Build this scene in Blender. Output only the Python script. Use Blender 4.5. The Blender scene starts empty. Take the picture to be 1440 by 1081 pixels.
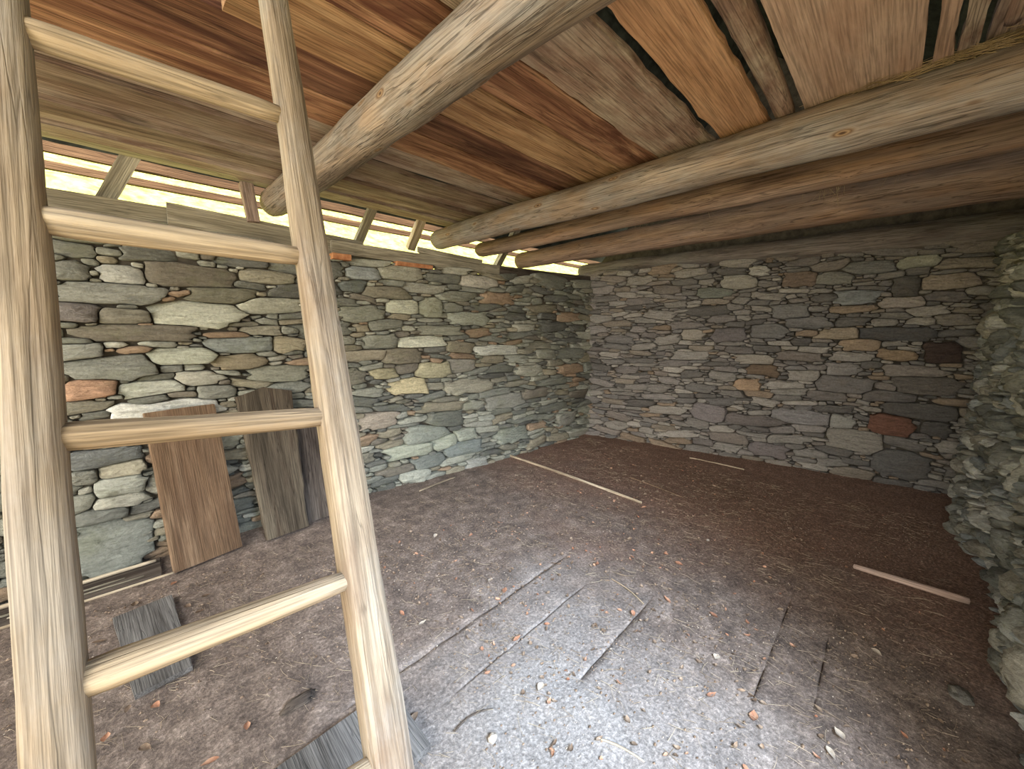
import bpy, bmesh, math, random
import numpy as np
from mathutils import Vector, Matrix, noise as mnoise
C = bpy.context.scene.collection
R = math.radians

# ------------------------------------------------------------------ camera
F_PX = 531.0
PITCH = math.atan(80 / F_PX)
CAM = np.array([0.0, 0.0, 1.5])
cam_d = bpy.data.cameras.new('camera'); cam = bpy.data.objects.new('camera', cam_d); C.objects.link(cam)
cam_d.sensor_width = 36; cam_d.lens = 36 * F_PX / 1440; cam_d.clip_start = 0.02; cam_d.clip_end = 300
cam.location = CAM; cam.rotation_euler = (math.pi / 2 - PITCH, 0, R(-45))
bpy.context.scene.camera = cam
# ------------------------------------------------------------------ light
vs = bpy.context.scene.view_settings
vs.view_transform = 'Standard'; vs.look = 'None'; vs.gamma = 1; vs.use_curve_mapping = False
vs.exposure = 2.66
W = bpy.data.worlds.new('sky'); bpy.context.scene.world = W; W.use_nodes = True
bg = W.node_tree.nodes['Background']
bg.inputs[0].default_value = (0.84, 0.92, 1.0, 1); bg.inputs[1].default_value = .42
sun_d = bpy.data.lights.new('sun', 'SUN'); sun = bpy.data.objects.new('sun', sun_d); C.objects.link(sun)
sun_d.energy = 4.6; sun_d.angle = R(1); sun_d.color = (1, 0.93, 0.8)
sun.rotation_euler = Vector((-0.3, -0.62, 1.1)).to_track_quat('Z', 'Y').to_euler()
def day(name, loc, aim, sx, sy, power, col, spread=180):
    d = bpy.data.lights.new(name, 'AREA'); o = bpy.data.objects.new(name, d); C.objects.link(o)
    d.shape = 'RECTANGLE'; d.size = sx; d.size_y = sy; d.energy = power; d.color = col
    d.spread = R(spread)
    o.location = loc; o.rotation_euler = (Vector(loc) - Vector(aim)).to_track_quat('Z', 'Y').to_euler()
# daylight that comes in through the doorway (behind the camera)
day('doorway_daylight', (.55, -1.1, 2.0), (1.25, .95, 0), .9, .7, 7.5, (0.58, 0.75, 1.0), 70)
# added broad soft fill from low behind the camera, evening out the interior
sk_d = bpy.data.lights.new('soft_fill', 'SUN'); sk = bpy.data.objects.new('soft_fill', sk_d); C.objects.link(sk)
sk_d.energy = 1.12; sk_d.angle = R(75); sk_d.color = (1.0, .96, .88)
sk.rotation_euler = Vector((-1.0, -.46, .24)).to_track_quat('Z', 'Y').to_euler()

# ------------------------------------------------------------------ helpers
S2 = 2 ** -.5
_fh = np.array([S2, S2, 0]); _r = np.array([S2, -S2, 0]); _u = np.array([0, 0, 1.])
_F = _fh * math.cos(PITCH) - _u * math.sin(PITCH); _U = _fh * math.sin(PITCH) + _u * math.cos(PITCH)
def ray(x, y): return _r * (x - 720) + _F * F_PX + _U * (540.5 - y)
def on_floor(x, y, h=0.0):
    d = ray(x, y); return CAM + d * (h - 1.5) / d[2]
def lin(c):
    return tuple(((v / 255) / 12.92 if v <= 10 else ((v / 255 + .055) / 1.055) ** 2.4) for v in c) + (1.0,)
def link(name, me, mat=None, parent=None, smooth=True):
    o = bpy.data.objects.new(name, me); C.objects.link(o)
    if mat: me.materials.append(mat)
    if smooth: me.polygons.foreach_set('use_smooth', [True] * len(me.polygons))
    if parent: o.parent = parent
    return o
def mesh(name, v, f):
    me = bpy.data.meshes.new(name); me.from_pydata([tuple(p) for p in v], [], [tuple(q) for q in f]); me.update(); return me
def tag(o, label=None, cat=None, group=None, kind=None):
    if label: o['label'] = label
    if cat: o['category'] = cat
    if group: o['group'] = group
    if kind: o['kind'] = kind
    return o
def frame(p0, p1, up=(0, 0, 1)):
    p0 = Vector(p0); x = (Vector(p1) - p0); L = x.length; x.normalize()
    y = Vector(up).cross(x).normalized(); z = x.cross(y)
    M = Matrix((x, y, z)).transposed().to_4x4(); M.translation = p0
    return M, L
def fbm(x, y, z, o=4):
    return mnoise.fractal(Vector((x, y, z)), 0.6, 2.1, o)

# ------------------------------------------------------------------ materials
class N:
    def __init__(s, name):
        s.m = bpy.data.materials.new(name); s.m.use_nodes = True; s.t = s.m.node_tree
        s.b = s.t.nodes['Principled BSDF']; s.b.inputs['Roughness'].default_value = .9
        s.b.inputs['Specular IOR Level'].default_value = .15
    def n(s, k, **kw):
        q = s.t.nodes.new(k)
        for a, v in kw.items(): setattr(q, a, v)
        return q
    def l(s, a, b): s.t.links.new(a, b)
    def coords(s, scale, rnd=True, kind='Object'):
        tc = s.n('ShaderNodeTexCoord'); mp = s.n('ShaderNodeMapping')
        s.l(tc.outputs[kind], mp.inputs[0]); mp.inputs['Scale'].default_value = scale
        if rnd:
            oi = s.n('ShaderNodeObjectInfo'); mu = s.n('ShaderNodeVectorMath', operation='SCALE')
            cb = s.n('ShaderNodeCombineXYZ')
            for i in range(3): s.l(oi.outputs['Random'], cb.inputs[i])
            s.l(cb.outputs[0], mu.inputs[0]); mu.inputs['Scale'].default_value = 43.0
            s.l(mu.outputs[0], mp.inputs['Location'])
        return mp.outputs[0]
    def noise(s, vec, sc=1, det=6, rough=.6, dist=0):
        q = s.n('ShaderNodeTexNoise'); s.l(vec, q.inputs['Vector'])
        q.inputs['Scale'].default_value = sc; q.inputs['Detail'].default_value = det
        q.inputs['Roughness'].default_value = rough; q.inputs['Distortion'].default_value = dist
        return q.outputs['Fac']
    def ramp(s, fac, stops):
        q = s.n('ShaderNodeValToRGB'); s.l(fac, q.inputs[0]); e = q.color_ramp.elements
        while len(e) < len(stops): e.new(.5)
        for i, (p, c) in enumerate(stops):
            e[i].position = p; e[i].color = c if isinstance(c, tuple) else (c, c, c, 1)
        return q.outputs[0]
    def mix(s, fac, a, b, mode='MIX'):
        q = s.n('ShaderNodeMix', data_type='RGBA', blend_type=mode)
        for v, i in ((fac, 0), (a, 6), (b, 7)):
            if isinstance(v, (float, int)): q.inputs[i].default_value = v
            elif isinstance(v, tuple): q.inputs[i].default_value = v
            else: s.l(v, q.inputs[i])
        return q.outputs[2]
    def bump(s, h, st=.4, d=.01, prev=None):
        q = s.n('ShaderNodeBump'); q.inputs['Strength'].default_value = st; q.inputs['Distance'].default_value = d
        s.l(h, q.inputs['Height'])
        if prev: s.l(prev, q.inputs['Normal'])
        return q.outputs[0]
    def out(s, col, nrm=None):
        if isinstance(col, tuple): s.b.inputs['Base Color'].default_value = col
        else: s.l(col, s.b.inputs['Base Color'])
        if nrm: s.l(nrm, s.b.inputs['Normal'])
        return s.m
def dz(c, k=.74):
    g = sum(c) / 3; return tuple(g + (v - g) * k for v in c)
def wood(name, dark, mid, light, stain=None, st_amt=.5, grey=None, g_amt=.5, grain=14, knots=False, crack=.5):
    dark, mid, light = dz(dark), dz(mid), dz(light); stain = stain and dz(stain)
    m = N(name)
    v = m.coords((1.0, grain, grain)); g1 = m.noise(v, 1, 7, .62, .8)
    vf = m.coords((4, 150, 150)); g2 = m.noise(vf, 1, 3, .6)
    c = m.ramp(g1, [(.3, lin(dark)), (.5, lin(mid)), (.68, lin(light))])
    fine = m.ramp(g2, [(.36, .52), (.58, 1.15)])
    c = m.mix(.8, c, fine, 'MULTIPLY')
    if stain:
        vs_ = m.coords((1.1, 7, 7)); f = m.ramp(m.noise(vs_, 1, 6, .65, .5), [(.47, 0.0), (.6, 1.0)])
        q = m.n('ShaderNodeMath', operation='MULTIPLY'); m.l(f, q.inputs[0]); q.inputs[1].default_value = st_amt
        c = m.mix(q.outputs[0], c, lin(stain))
    if grey:
        vg = m.coords((2.2, 5, 5)); f = m.ramp(m.noise(vg, 1, 7, .7), [(.45, 0.0), (.62, 1.0)])
        q = m.n('ShaderNodeMath', operation='MULTIPLY'); m.l(f, q.inputs[0]); q.inputs[1].default_value = g_amt
        gc = m.mix(.7, lin(grey), fine, 'MULTIPLY')
        c = m.mix(q.outputs[0], c, gc)
    hgt = g1
    if crack:                                            # long drying cracks along the grain
        vc = m.coords((.9, 26, 26)); nz = m.noise(vc, 1, 3, .5, .4)
        f = m.ramp(nz, [(.485, 1.0), (.5, 1 - crack), (.515, 1.0)]); c = m.mix(1.0, c, f, 'MULTIPLY')
        hgt = m.mix(1.0, m.mix(.5, g1, g2), f, 'MULTIPLY')
    if knots:
        vk = m.coords((3.4, 9, 9)); k = m.n('ShaderNodeTexVoronoi'); m.l(vk, k.inputs['Vector']); k.inputs['Scale'].default_value = 1
        d = k.outputs['Distance']
        ring = m.ramp(d, [(.03, lin((84, 64, 50))), (.07, lin((160, 132, 104))), (.1, lin((112, 90, 72))), (.18, lin(light))])
        c = m.mix(m.ramp(d, [(.12, 1.0), (.2, 0.0)]), c, ring)
    n1 = m.bump(hgt, .7, .008); n2 = m.bump(g2, .35, .002, n1)
    return m.out(c, n2)
M = {}
M['ladder'] = wood('ladder_wood', (136, 112, 86), (158, 136, 108), (174, 152, 124), stain=(120, 92, 70), st_amt=.6, grey=(160, 152, 142), g_amt=.6, grain=9, crack=.3)
M['rung'] = wood('rung_wood', (146, 118, 84), (180, 152, 114), (200, 176, 142), grey=(150, 138, 122), g_amt=.4, grain=18, crack=.35)
M['log'] = wood('log_wood', (104, 86, 72), (142, 122, 106), (170, 150, 132), stain=(172, 132, 92), st_amt=.35, grey=(150, 146, 142), g_amt=.6, grain=9, knots=True, crack=.6)
M['log_brown'] = wood('brown_log_wood', (112, 84, 68), (152, 120, 98), (184, 150, 124), stain=(164, 116, 76), st_amt=.5, grey=(130, 116, 106), g_amt=.5, grain=10, crack=.55)
M['log_dark'] = wood('dark_log_wood', (84, 70, 62), (122, 106, 96), (150, 134, 122), grey=(128, 124, 116), g_amt=.5, grain=10, crack=.5)
M['red'] = wood('red_plank_wood', (126, 80, 56), (172, 116, 84), (198, 146, 106), stain=(96, 48, 36), st_amt=.8, grain=15)
M['tan'] = wood('tan_plank_wood', (142, 100, 66), (184, 136, 94), (212, 168, 122), stain=(128, 78, 50), st_amt=.55, grain=15)
M['darkred'] = wood('dark_red_plank_wood', (92, 54, 42), (134, 86, 64), (168, 118, 88), stain=(76, 40, 34), st_amt=.8, grain=14)
M['greyp'] = wood('grey_plank_wood', (112, 86, 74), (160, 132, 116), (186, 160, 142), stain=(116, 78, 62), st_amt=.5, grey=(180, 168, 158), g_amt=.6, grain=18)
M['greyd'] = wood('dull_plank_wood', (92, 68, 58), (136, 108, 92), (160, 134, 116), stain=(96, 64, 50), st_amt=.5, grey=(150, 138, 126), g_amt=.45, grain=18)
M['weath'] = wood('weathered_plank_wood', (120, 88, 74), (162, 128, 110), (186, 156, 136), stain=(110, 66, 54), st_amt=.35, grey=(184, 170, 154), g_amt=.75, grain=7)
M['orange'] = wood('orange_plank_wood', (176, 122, 82), (204, 150, 108), (220, 172, 130), stain=(168, 106, 66), st_amt=.4, grain=6, crack=.15)
M['pink'] = wood('smooth_plank_wood', (176, 136, 112), (196, 160, 138), (208, 176, 154), stain=(170, 118, 88), st_amt=.4, grey=(176, 152, 136), g_amt=.5, grain=4, crack=.12)
M['rust'] = wood('rust_brown_board', (104, 76, 52), (128, 96, 66), (152, 120, 88), stain=(98, 68, 46), st_amt=.5, grain=5, crack=.1)
M['olive'] = wood('old_board_wood', (64, 54, 40), (92, 78, 60), (116, 102, 80), stain=(66, 46, 32), st_amt=.5, grain=11, crack=.5)
M['darkb'] = wood('dark_board_wood', (58, 46, 38), (92, 78, 66), (118, 104, 90), grain=14, crack=.6)
M['sill'] = wood('sill_wood', (118, 106, 84), (156, 144, 118), (180, 168, 142), grain=12, crack=.3)
M['pale'] = wood('pale_stick_wood', (150, 124, 92), (184, 158, 122), (206, 184, 150), grain=20, crack=.2)
M['batten'] = wood('batten_wood', (62, 42, 28), (86, 60, 38), (106, 78, 52), grain=14, crack=.3)
M['floorb'] = wood('floor_board_wood', (86, 80, 74), (112, 106, 100), (134, 128, 120), grey=(120, 116, 112), g_amt=.4, grain=10, crack=.4)

def stone_mat(name, moss=.3, mossc=(96, 102, 74)):
    m = N(name); at = m.n('ShaderNodeAttribute', attribute_name='Col')
    v = m.coords((9, 9, 46), False); n1 = m.noise(v, 1, 8, .68, .6)
    v2 = m.coords((60, 60, 60), False); n2 = m.noise(v2, 1, 5, .7)
    v3 = m.coords((5, 5, 7), False); n3 = m.noise(v3, 1, 6, .7)
    c = m.mix(.85, at.outputs['Color'], m.ramp(n1, [(.3, .6), (.48, 1.0), (.6, 1.12), (.7, 1.5)]), 'MULTIPLY')
    c = m.mix(.7, c, m.ramp(n2, [(.3, .68), (.6, 1.15), (.75, 1.5)]), 'MULTIPLY')
    q = m.n('ShaderNodeMath', operation='MULTIPLY'); m.l(m.ramp(n3, [(.52, 0.0), (.66, 1.0)]), q.inputs[0]); q.inputs[1].default_value = moss
    c = m.mix(q.outputs[0], c, lin(mossc))
    nb = m.bump(n1, 1.0, .022); nb = m.bump(n2, 1.0, .008, nb)
    return m.out(c, nb)
M['stoneL'] = stone_mat('schist_stone', .3, (122, 124, 92))
M['stoneR'] = stone_mat('purple_grey_schist', .15, (120, 100, 80))
M['stoneN'] = stone_mat('rough_dusty_stone', .3, (104, 104, 80))
def plain(name, c0, c1, sc=(3, 3, 3), det=6, b=.5, bd=.01):
    m = N(name); v = m.coords(sc, False); n = m.noise(v, 1, det, .65)
    return m.out(m.ramp(n, [(.35, lin(c0)), (.65, lin(c1))]), m.bump(n, b, bd))
M['core'] = plain('earth_packing', (58, 52, 44), (92, 84, 72), (12, 12, 12))
M['slab'] = plain('roof_slate', (46, 48, 46), (80, 84, 78), (6, 6, 6))
M['grass'] = plain('meadow_grass', (96, 104, 48), (176, 168, 92), (5, 5, 5), 8)
M['yard'] = plain('yard_ground', (118, 112, 84), (168, 156, 120), (3, 3, 3), 8)
M['straw'] = plain('dry_straw', (140, 118, 92), (204, 186, 156), (8, 8, 8), 2)
M['hay'] = plain('hay', (132, 112, 84), (178, 156, 122), (8, 8, 8), 2)
M['leaf'] = plain('dry_leaf', (140, 92, 68), (192, 150, 120), (20, 20, 20), 3)
M['leafp'] = plain('pale_dry_leaf', (176, 158, 138), (214, 200, 180), (20, 20, 20), 3)
M['chip'] = plain('wood_chip', (96, 76, 60), (156, 134, 112), (20, 20, 20), 3)
M['brick'] = plain('reddish_block', (150, 94, 62), (196, 140, 100), (18, 18, 18), 5)
def floor_mat():
    m = N('packed_dung_floor')
    v = m.coords((1, 1, 1), False)
    big = m.noise(v, 1.1, 4, .55); mid = m.noise(v, 9, 8, .72); fine = m.noise(v, 75, 5, .75)
    vst = m.coords((14, 90, 14), False); fib = m.noise(vst, 1, 4, .7, 1.5)
    c = m.ramp(mid, [(.3, lin((76, 64, 56))), (.5, lin((116, 99, 87))), (.7, lin((158, 140, 126)))])
    c = m.mix(.75, c, m.ramp(fine, [(.3, .38), (.52, 1.0), (.7, 2.2)]), 'MULTIPLY')
    c = m.mix(.4, c, m.ramp(fib, [(.35, .6), (.65, 1.4)]), 'MULTIPLY')
    lit_dust = m.mix(.8, lin((158, 150, 142)), m.ramp(fine, [(.32, .35), (.52, 1.0), (.66, 1.7)]), 'MULTIPLY')
    # trodden dust pales the floor, painting in the pool of doorway light, dark dung lies at the far end
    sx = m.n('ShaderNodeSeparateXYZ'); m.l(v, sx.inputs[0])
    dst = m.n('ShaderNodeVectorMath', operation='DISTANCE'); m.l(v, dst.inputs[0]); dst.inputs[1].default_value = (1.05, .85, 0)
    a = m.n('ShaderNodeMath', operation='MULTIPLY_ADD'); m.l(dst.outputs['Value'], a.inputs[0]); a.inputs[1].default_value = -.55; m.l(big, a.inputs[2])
    c = m.mix(m.ramp(a.outputs[0], [(-.0, 0.12), (.38, .85)]), c, lit_dust)
    far = m.n('ShaderNodeMath', operation='MULTIPLY_ADD'); m.l(sx.outputs[0], far.inputs[0]); far.inputs[1].default_value = .35; far.inputs[2].default_value = -.9
    f2 = m.n('ShaderNodeMath', operation='ADD'); m.l(far.outputs[0], f2.inputs[0]); m.l(big, f2.inputs[1])
    c = m.mix(m.ramp(f2.outputs[0], [(.3, 0.0), (.75, .75)]), c, m.mix(.8, lin((138, 106, 88)), m.ramp(fine, [(.32, .25), (.5, .9), (.66, 2.4)]), 'MULTIPLY'))
    nb = m.bump(mid, .6, .02); nb = m.bump(fine, .8, .006, nb)
    return m.out(c, nb)
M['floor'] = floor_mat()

# ------------------------------------------------------------------ dry-stone walls
def stones_layout(rng, U, V, notable, scale=1.0, aspect=1.0, rot=5, counts=(260, 1300, 3200, 5200, 5200)):
    S = []                                             # cu, cv, a, b, rot, colour or None
    arr = np.zeros((0, 5))
    T = np.linspace(0, 2 * math.pi, 14, endpoint=False)
    def met(P, A, p=3.6):                              # P (k,2) against all stones A (n,5) -> (k,n)
        d = P[:, None, :] - A[None, :, :2]; c, s = np.cos(A[:, 4]), np.sin(A[:, 4])
        x = (d[..., 0] * c + d[..., 1] * s) / A[:, 2]; y = (-d[..., 0] * s + d[..., 1] * c) / A[:, 3]
        return (np.abs(x) ** p + np.abs(y) ** p) ** (1 / p)
    for (u, v, a, b, col) in notable:
        S.append((u, v, a, b, 0.0, col))
    arr = np.array([s[:5] for s in S]) if S else arr
    sizes = [(.11, .21, .030, .052), (.07, .15, .018, .036), (.045, .10, .012, .024), (.026, .05, .011, .018), (.016, .03, .007, .012)]
    for (a0, a1, b0, b1), n in zip(sizes, counts):
        for _ in range(n):
            b = rng.uniform(b0, b1) * scale; a = rng.uniform(a0, a1) * scale * aspect
            u = rng.uniform(*U); v = rng.uniform(V[0], V[1])
            t = math.radians(rng.gauss(0, rot))
            if len(arr):
                near = arr[(np.abs(arr[:, 0] - u) < arr[:, 2] + a + .02) & (np.abs(arr[:, 1] - v) < arr[:, 3] + b + .04)]
                if len(near):
                    k = .93
                    P = np.stack([u + k * a * np.sign(np.cos(T)) * np.abs(np.cos(T)) ** .66 * math.cos(t) - k * b * np.sign(np.sin(T)) * np.abs(np.sin(T)) ** .66 * math.sin(t),
                                  v + k * a * np.sign(np.cos(T)) * np.abs(np.cos(T)) ** .66 * math.sin(t) + k * b * np.sign(np.sin(T)) * np.abs(np.sin(T)) ** .66 * math.cos(t)], 1)
                    P = np.vstack([P, [[u, v]], (P + [u, v]) / 2])
                    if met(P, near).min() < .98: continue
                    if met(near[:, :2], np.array([[u, v, a, b, t]])).min() < 1: continue
            arr = np.vstack([arr, [u, v, a, b, t]]); S.append((u, v, a, b, t, None))
    return S, arr, met
def stone_wall_mesh(name, rng, surf, U, V, notable, palette, depth=(.0, .03), scale=1.0, aspect=1.0, gap=.0018, rot=5, bulge=.012, lump=.004, counts=(260, 1300, 3200, 5200, 5200), top=None):
    S, A, met = stones_layout(rng, U, V, notable, scale, aspect, rot, counts)
    verts, faces, cols = [], [], []
    NT = 26; T = np.linspace(0, 2 * math.pi, NT, endpoint=False)
    ts = np.linspace(.35, 1.9, 80)
    rings = ((1.0, -.055), (1.0, -.006), (.97, .0), (.86, .45), (.55, .85), (.25, 1.0))
    for i, (u, v, a, b, t, col) in enumerate(S):
        near = A[(np.abs(A[:, 0] - u) < A[:, 2] + a * 1.8 + .03) & (np.abs(A[:, 1] - v) < A[:, 3] + b * 1.8 + .04)]
        near = near[~((near[:, 0] == u) & (near[:, 1] == v))]
        ph = rng.uniform(0, 7)
        ex = np.sign(np.cos(T)) * np.abs(np.cos(T)) ** .55 * a; ey = np.sign(np.sin(T)) * np.abs(np.sin(T)) ** .55 * b
        ct, st = math.cos(t), math.sin(t); dx = ex * ct - ey * st; dy = ex * st + ey * ct
        if len(near):
            P = np.stack([u + dx[:, None] * ts, v + dy[:, None] * ts], -1).reshape(-1, 2)
            own = met(P, np.array([[u, v, a, b, t]]))[:, 0].reshape(NT, -1); oth = met(P, near).min(1).reshape(NT, -1)
            bad = (own > oth) | (own > 1.8)
            k = np.where(bad.any(1), bad.argmax(1), len(ts) - 1); r = ts[np.maximum(k - 1, 0)]
        else: r = np.full(NT, 1.0)
        r = r * .8 + .1 * (np.minimum(np.roll(r, 1), r) + np.minimum(np.roll(r, -1), r))
        L = np.hypot(dx, dy); r = np.maximum(r - (gap + np.array([rng.uniform(0, .0028) for _ in T])) / L, .3)
        cx, cy = dx * r, dy * r
        d0 = rng.uniform(*depth); tx, ty = rng.gauss(0, .09), rng.gauss(0, .22)
        if col is not None: d0 = depth[0] + (depth[1] - depth[0]) * rng.uniform(.5, .9)
        hb = min(b, .05) / .05
        base = len(verts)
        if col is None: col = palette[rng.randrange(len(palette))]; jit = rng.uniform(.92, 1.28)
        else: jit = 1.12
        col = (col[0] * 1.03, col[1], col[2] * .93); gm = sum(col) / 3; cl = [min(1, c * jit) for c in lin([gm + (c_ - gm) * .55 for c_ in col])[:3]] + [1]
        for ri, (k, h) in enumerate(rings):
            for j in range(NT):
                x, y = cx[j] * k, cy[j] * k
                nz = lump * (1 + hb) * fbm((u + x) * 22 + ph, (v + y) * 40, ph, 3) if ri > 1 else 0
                d = d0 + (h if ri < 2 else h * bulge * (.4 + hb)) + nz + (tx * x + ty * y if ri else 0)
                verts.append(surf(u + x, v + y, d))
        verts.append(surf(u, v, d0 + bulge * (.4 + hb) * 1.05 + lump * fbm(u * 22 + ph, v * 40, ph, 3)))
        for ri in range(len(rings) - 1):
            for j in range(NT):
                q = base + ri * NT; w = (j + 1) % NT
                faces.append((q + j, q + w, q + NT + w, q + NT + j))
        q = base + (len(rings) - 1) * NT
        for j in range(NT): faces.append((q + j, q + (j + 1) % NT, base + len(rings) * NT))
        cols += [cl] * (len(rings) * NT + 1)
    me = mesh(name, verts, faces)
    at = me.color_attributes.new('Col', 'FLOAT_COLOR', 'POINT'); at.data.foreach_set('color', np.array(cols, dtype=np.float32).ravel())
    me.polygons.foreach_set('use_smooth', [True] * len(me.polygons))
    return me
def join_core(me, boxes, mat_stone, mat_core, name):   # wall core boxes go in the same mesh as a second material
    bm = bmesh.new(); bm.from_mesh(me)
    for quad_bottom, z0, z1 in boxes:
        lo = [bm.verts.new((x, y, z0)) for x, y in quad_bottom]; hi = [bm.verts.new((x, y, z1)) for x, y in quad_bottom]
        n = len(lo); fs = [bm.faces.new(lo[::-1]), bm.faces.new(hi)] + [bm.faces.new((lo[i], lo[(i + 1) % n], hi[(i + 1) % n], hi[i])) for i in range(n)]
        for f in fs: f.material_index = 1
    bm.normal_update(); bm.to_mesh(me); bm.free()
    me.materials.append(mat_stone); me.materials.append(mat_core)
    o = bpy.data.objects.new(name, me); C.objects.link(o); tag(o, kind='structure'); return o
def interp(x, xs, ys): return float(np.interp(x, xs, ys))
LX, LY = [-1.8, .5, 1.44, 3.05, 4.42, 5.4], [3.31, 3.29, 3.26, 3.05, 2.93, 2.86]
RY, RX = [-1.0, -.55, 0, .7, 1.7, 2.95, 3.4], [5.08, 5.05, 4.97, 4.90, 4.70, 4.42, 4.32]
def left_y(x): return interp(x, LX, LY)
def right_x(y): return interp(y, RY, RX)
WT_L, WT_R, WT_N = 2.06, 2.20, 2.14

def pin(kind, x0, y0, x1, y1, col):                    # a stone seen in the photo, measured on its wall
    def hit(px, py):
        d = ray(px, py); t = 1.0
        for _ in range(12):
            p = CAM + d * t
            t *= (left_y(p[0]) / p[1]) if kind == 'L' else (right_x(p[1]) / p[0])
        p = CAM + d * t
        return (p[0] if kind == 'L' else -p[1]), p[2]
    ym = (y0 + y1) / 2; xm = (x0 + x1) / 2
    ua, ub = hit(x0, ym)[0], hit(x1, ym)[0]; va, vb = hit(xm, y1)[1], hit(xm, y0)[1]
    return ((ua + ub) / 2, (va + vb) / 2, abs(ub - ua) / 2 * .97, abs(vb - va) / 2 * .93, col)
G, LG, BG, BR, TN = (136, 138, 126), (172, 176, 160), (124, 132, 134), (124, 114, 96), (166, 150, 118)
NL = [(77,367,123,395,G),(143,375,202,400,(178,180,172)),(206,373,332,403,BR),(80,398,220,428,(140,142,132)),(337,380,413,400,(156,148,120)),
 (267,405,355,427,(122,118,94)),(213,425,333,457,(178,180,156)),(335,420,420,440,(172,172,148)),(78,425,138,453,(124,114,108)),(140,435,212,455,(130,124,104)),
 (112,457,272,480,(118,108,90)),(295,475,380,495,(128,136,130)),(383,475,427,493,(160,146,110)),(80,482,147,507,G),(208,490,300,510,(164,168,144)),
 (100,498,213,532,(128,130,118)),(303,498,365,518,(146,130,96)),(355,513,428,533,(138,138,116)),(85,533,163,560,(184,128,88)),(167,537,253,554,LG),
 (280,540,330,560,G),(152,564,306,589,(200,202,196)),(95,657,138,682,G),(137,647,203,668,(164,156,128)),(133,668,208,697,(160,164,150)),(130,693,203,712,(170,168,150)),
 (90,630,200,657,(122,128,128)),(105,733,205,800,(134,140,130)),(105,712,180,732,(120,124,116)),(535,375,590,393,(160,158,136)),(487,375,533,392,(150,160,164)),
 (478,394,511,410,(104,112,108)),(514,403,573,420,(136,128,104)),(547,422,580,442,(180,182,152)),(592,417,620,445,(150,152,124)),(650,387,693,405,(186,178,162)),
 (483,432,535,452,(140,142,122)),(635,440,683,457,(156,162,142)),(590,457,645,470,(142,142,120)),(513,470,558,490,(140,142,124)),(560,472,623,488,(196,198,172)),
 (668,485,728,498,(188,190,176)),(487,492,538,507,(160,146,118)),(542,490,592,512,(138,126,100)),(550,532,597,553,(204,184,126)),(588,510,633,530,(178,168,122)),
 (523,517,556,533,(170,158,110)),(632,505,663,523,(142,136,122)),(725,513,758,528,(170,168,146)),(625,533,692,552,(166,158,132)),(507,578,552,600,(172,154,132)),
 (602,577,647,600,(122,124,108)),(683,553,732,572,(146,144,130)),(568,597,627,620,(150,156,138)),(543,623,603,643,(172,178,150)),(605,612,638,630,(166,172,146)),
 (640,602,665,618,(158,164,142)),(622,619,672,637,(126,136,130)),(697,600,742,618,(140,146,128)),(782,578,807,597,(146,144,130)),(560,658,598,675,(168,170,150)),
 (653,643,680,660,(160,160,150)),(577,638,623,655,(128,134,124))]
NR = [(1055,373,1080,388,(176,170,160)),(1015,388,1062,407,(156,148,134)),(1105,382,1147,402,(134,108,88)),(1150,382,1200,400,(138,134,122)),(1187,367,1257,385,(126,124,120)),
 (1262,360,1325,376,(158,156,134)),(1299,384,1375,407,(164,142,120)),(1256,388,1293,417,(100,94,88)),(1177,407,1233,428,(138,142,146)),(985,405,1030,418,(118,122,110)),
 (1237,418,1295,432,(162,146,136)),(1088,428,1135,448,(124,120,118)),(1105,447,1168,462,(128,124,124)),(1320,443,1368,457,(142,130,118)),(1152,462,1207,477,(164,142,114)),
 (1210,461,1318,478,(90,88,90)),(1187,476,1233,493,(168,136,102)),(1234,491,1283,506,(164,130,92)),(1303,481,1350,511,(84,62,54)),(1170,495,1228,507,(152,142,134)),
 (1057,457,1107,475,(118,114,112)),(1003,460,1047,480,(116,106,106)),(960,462,987,478,(158,146,130)),(1038,500,1088,512,(156,144,130)),(1163,510,1205,528,(142,134,130)),
 (1052,512,1092,528,(126,98,72)),(1033,533,1068,547,(184,142,100)),(1150,529,1230,552,(120,112,108)),(1258,529,1345,555,(108,98,90)),(1133,550,1193,563,(122,112,106)),
 (1213,549,1285,565,(112,104,100)),(1243,566,1345,590,(96,90,86)),(973,567,1022,592,(132,120,122)),(1085,577,1167,595,(132,126,128)),(1223,581,1283,612,(134,78,54)),
 (1298,591,1333,613,(92,86,82)),(1167,584,1200,602,(150,146,138)),(1163,603,1242,632,(142,132,120)),(1023,583,1100,598,(118,106,102)),(998,607,1053,622,(134,120,110)),
 (1228,634,1308,672,(102,98,96)),(1055,622,1107,640,(122,110,110)),(965,625,1000,636,(126,118,112))]
palL = [(132,134,120),(118,120,108),(148,150,134),(106,106,98),(140,134,112),(126,128,116),(158,158,138),(150,138,108),(128,118,100),(114,116,106),(138,140,122),(166,164,146),(164,128,92)]
palR = [(130,122,116),(114,108,104),(142,134,126),(152,142,132),(124,114,110),(136,122,112),(106,100,96),(160,150,140),(138,128,124),(146,130,112),(120,114,112),(154,126,98),(132,124,118)]
palN = [(150,150,142),(124,126,120),(176,176,170),(138,136,126),(158,150,134),(186,184,178),(108,110,106),(140,146,150)]

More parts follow.
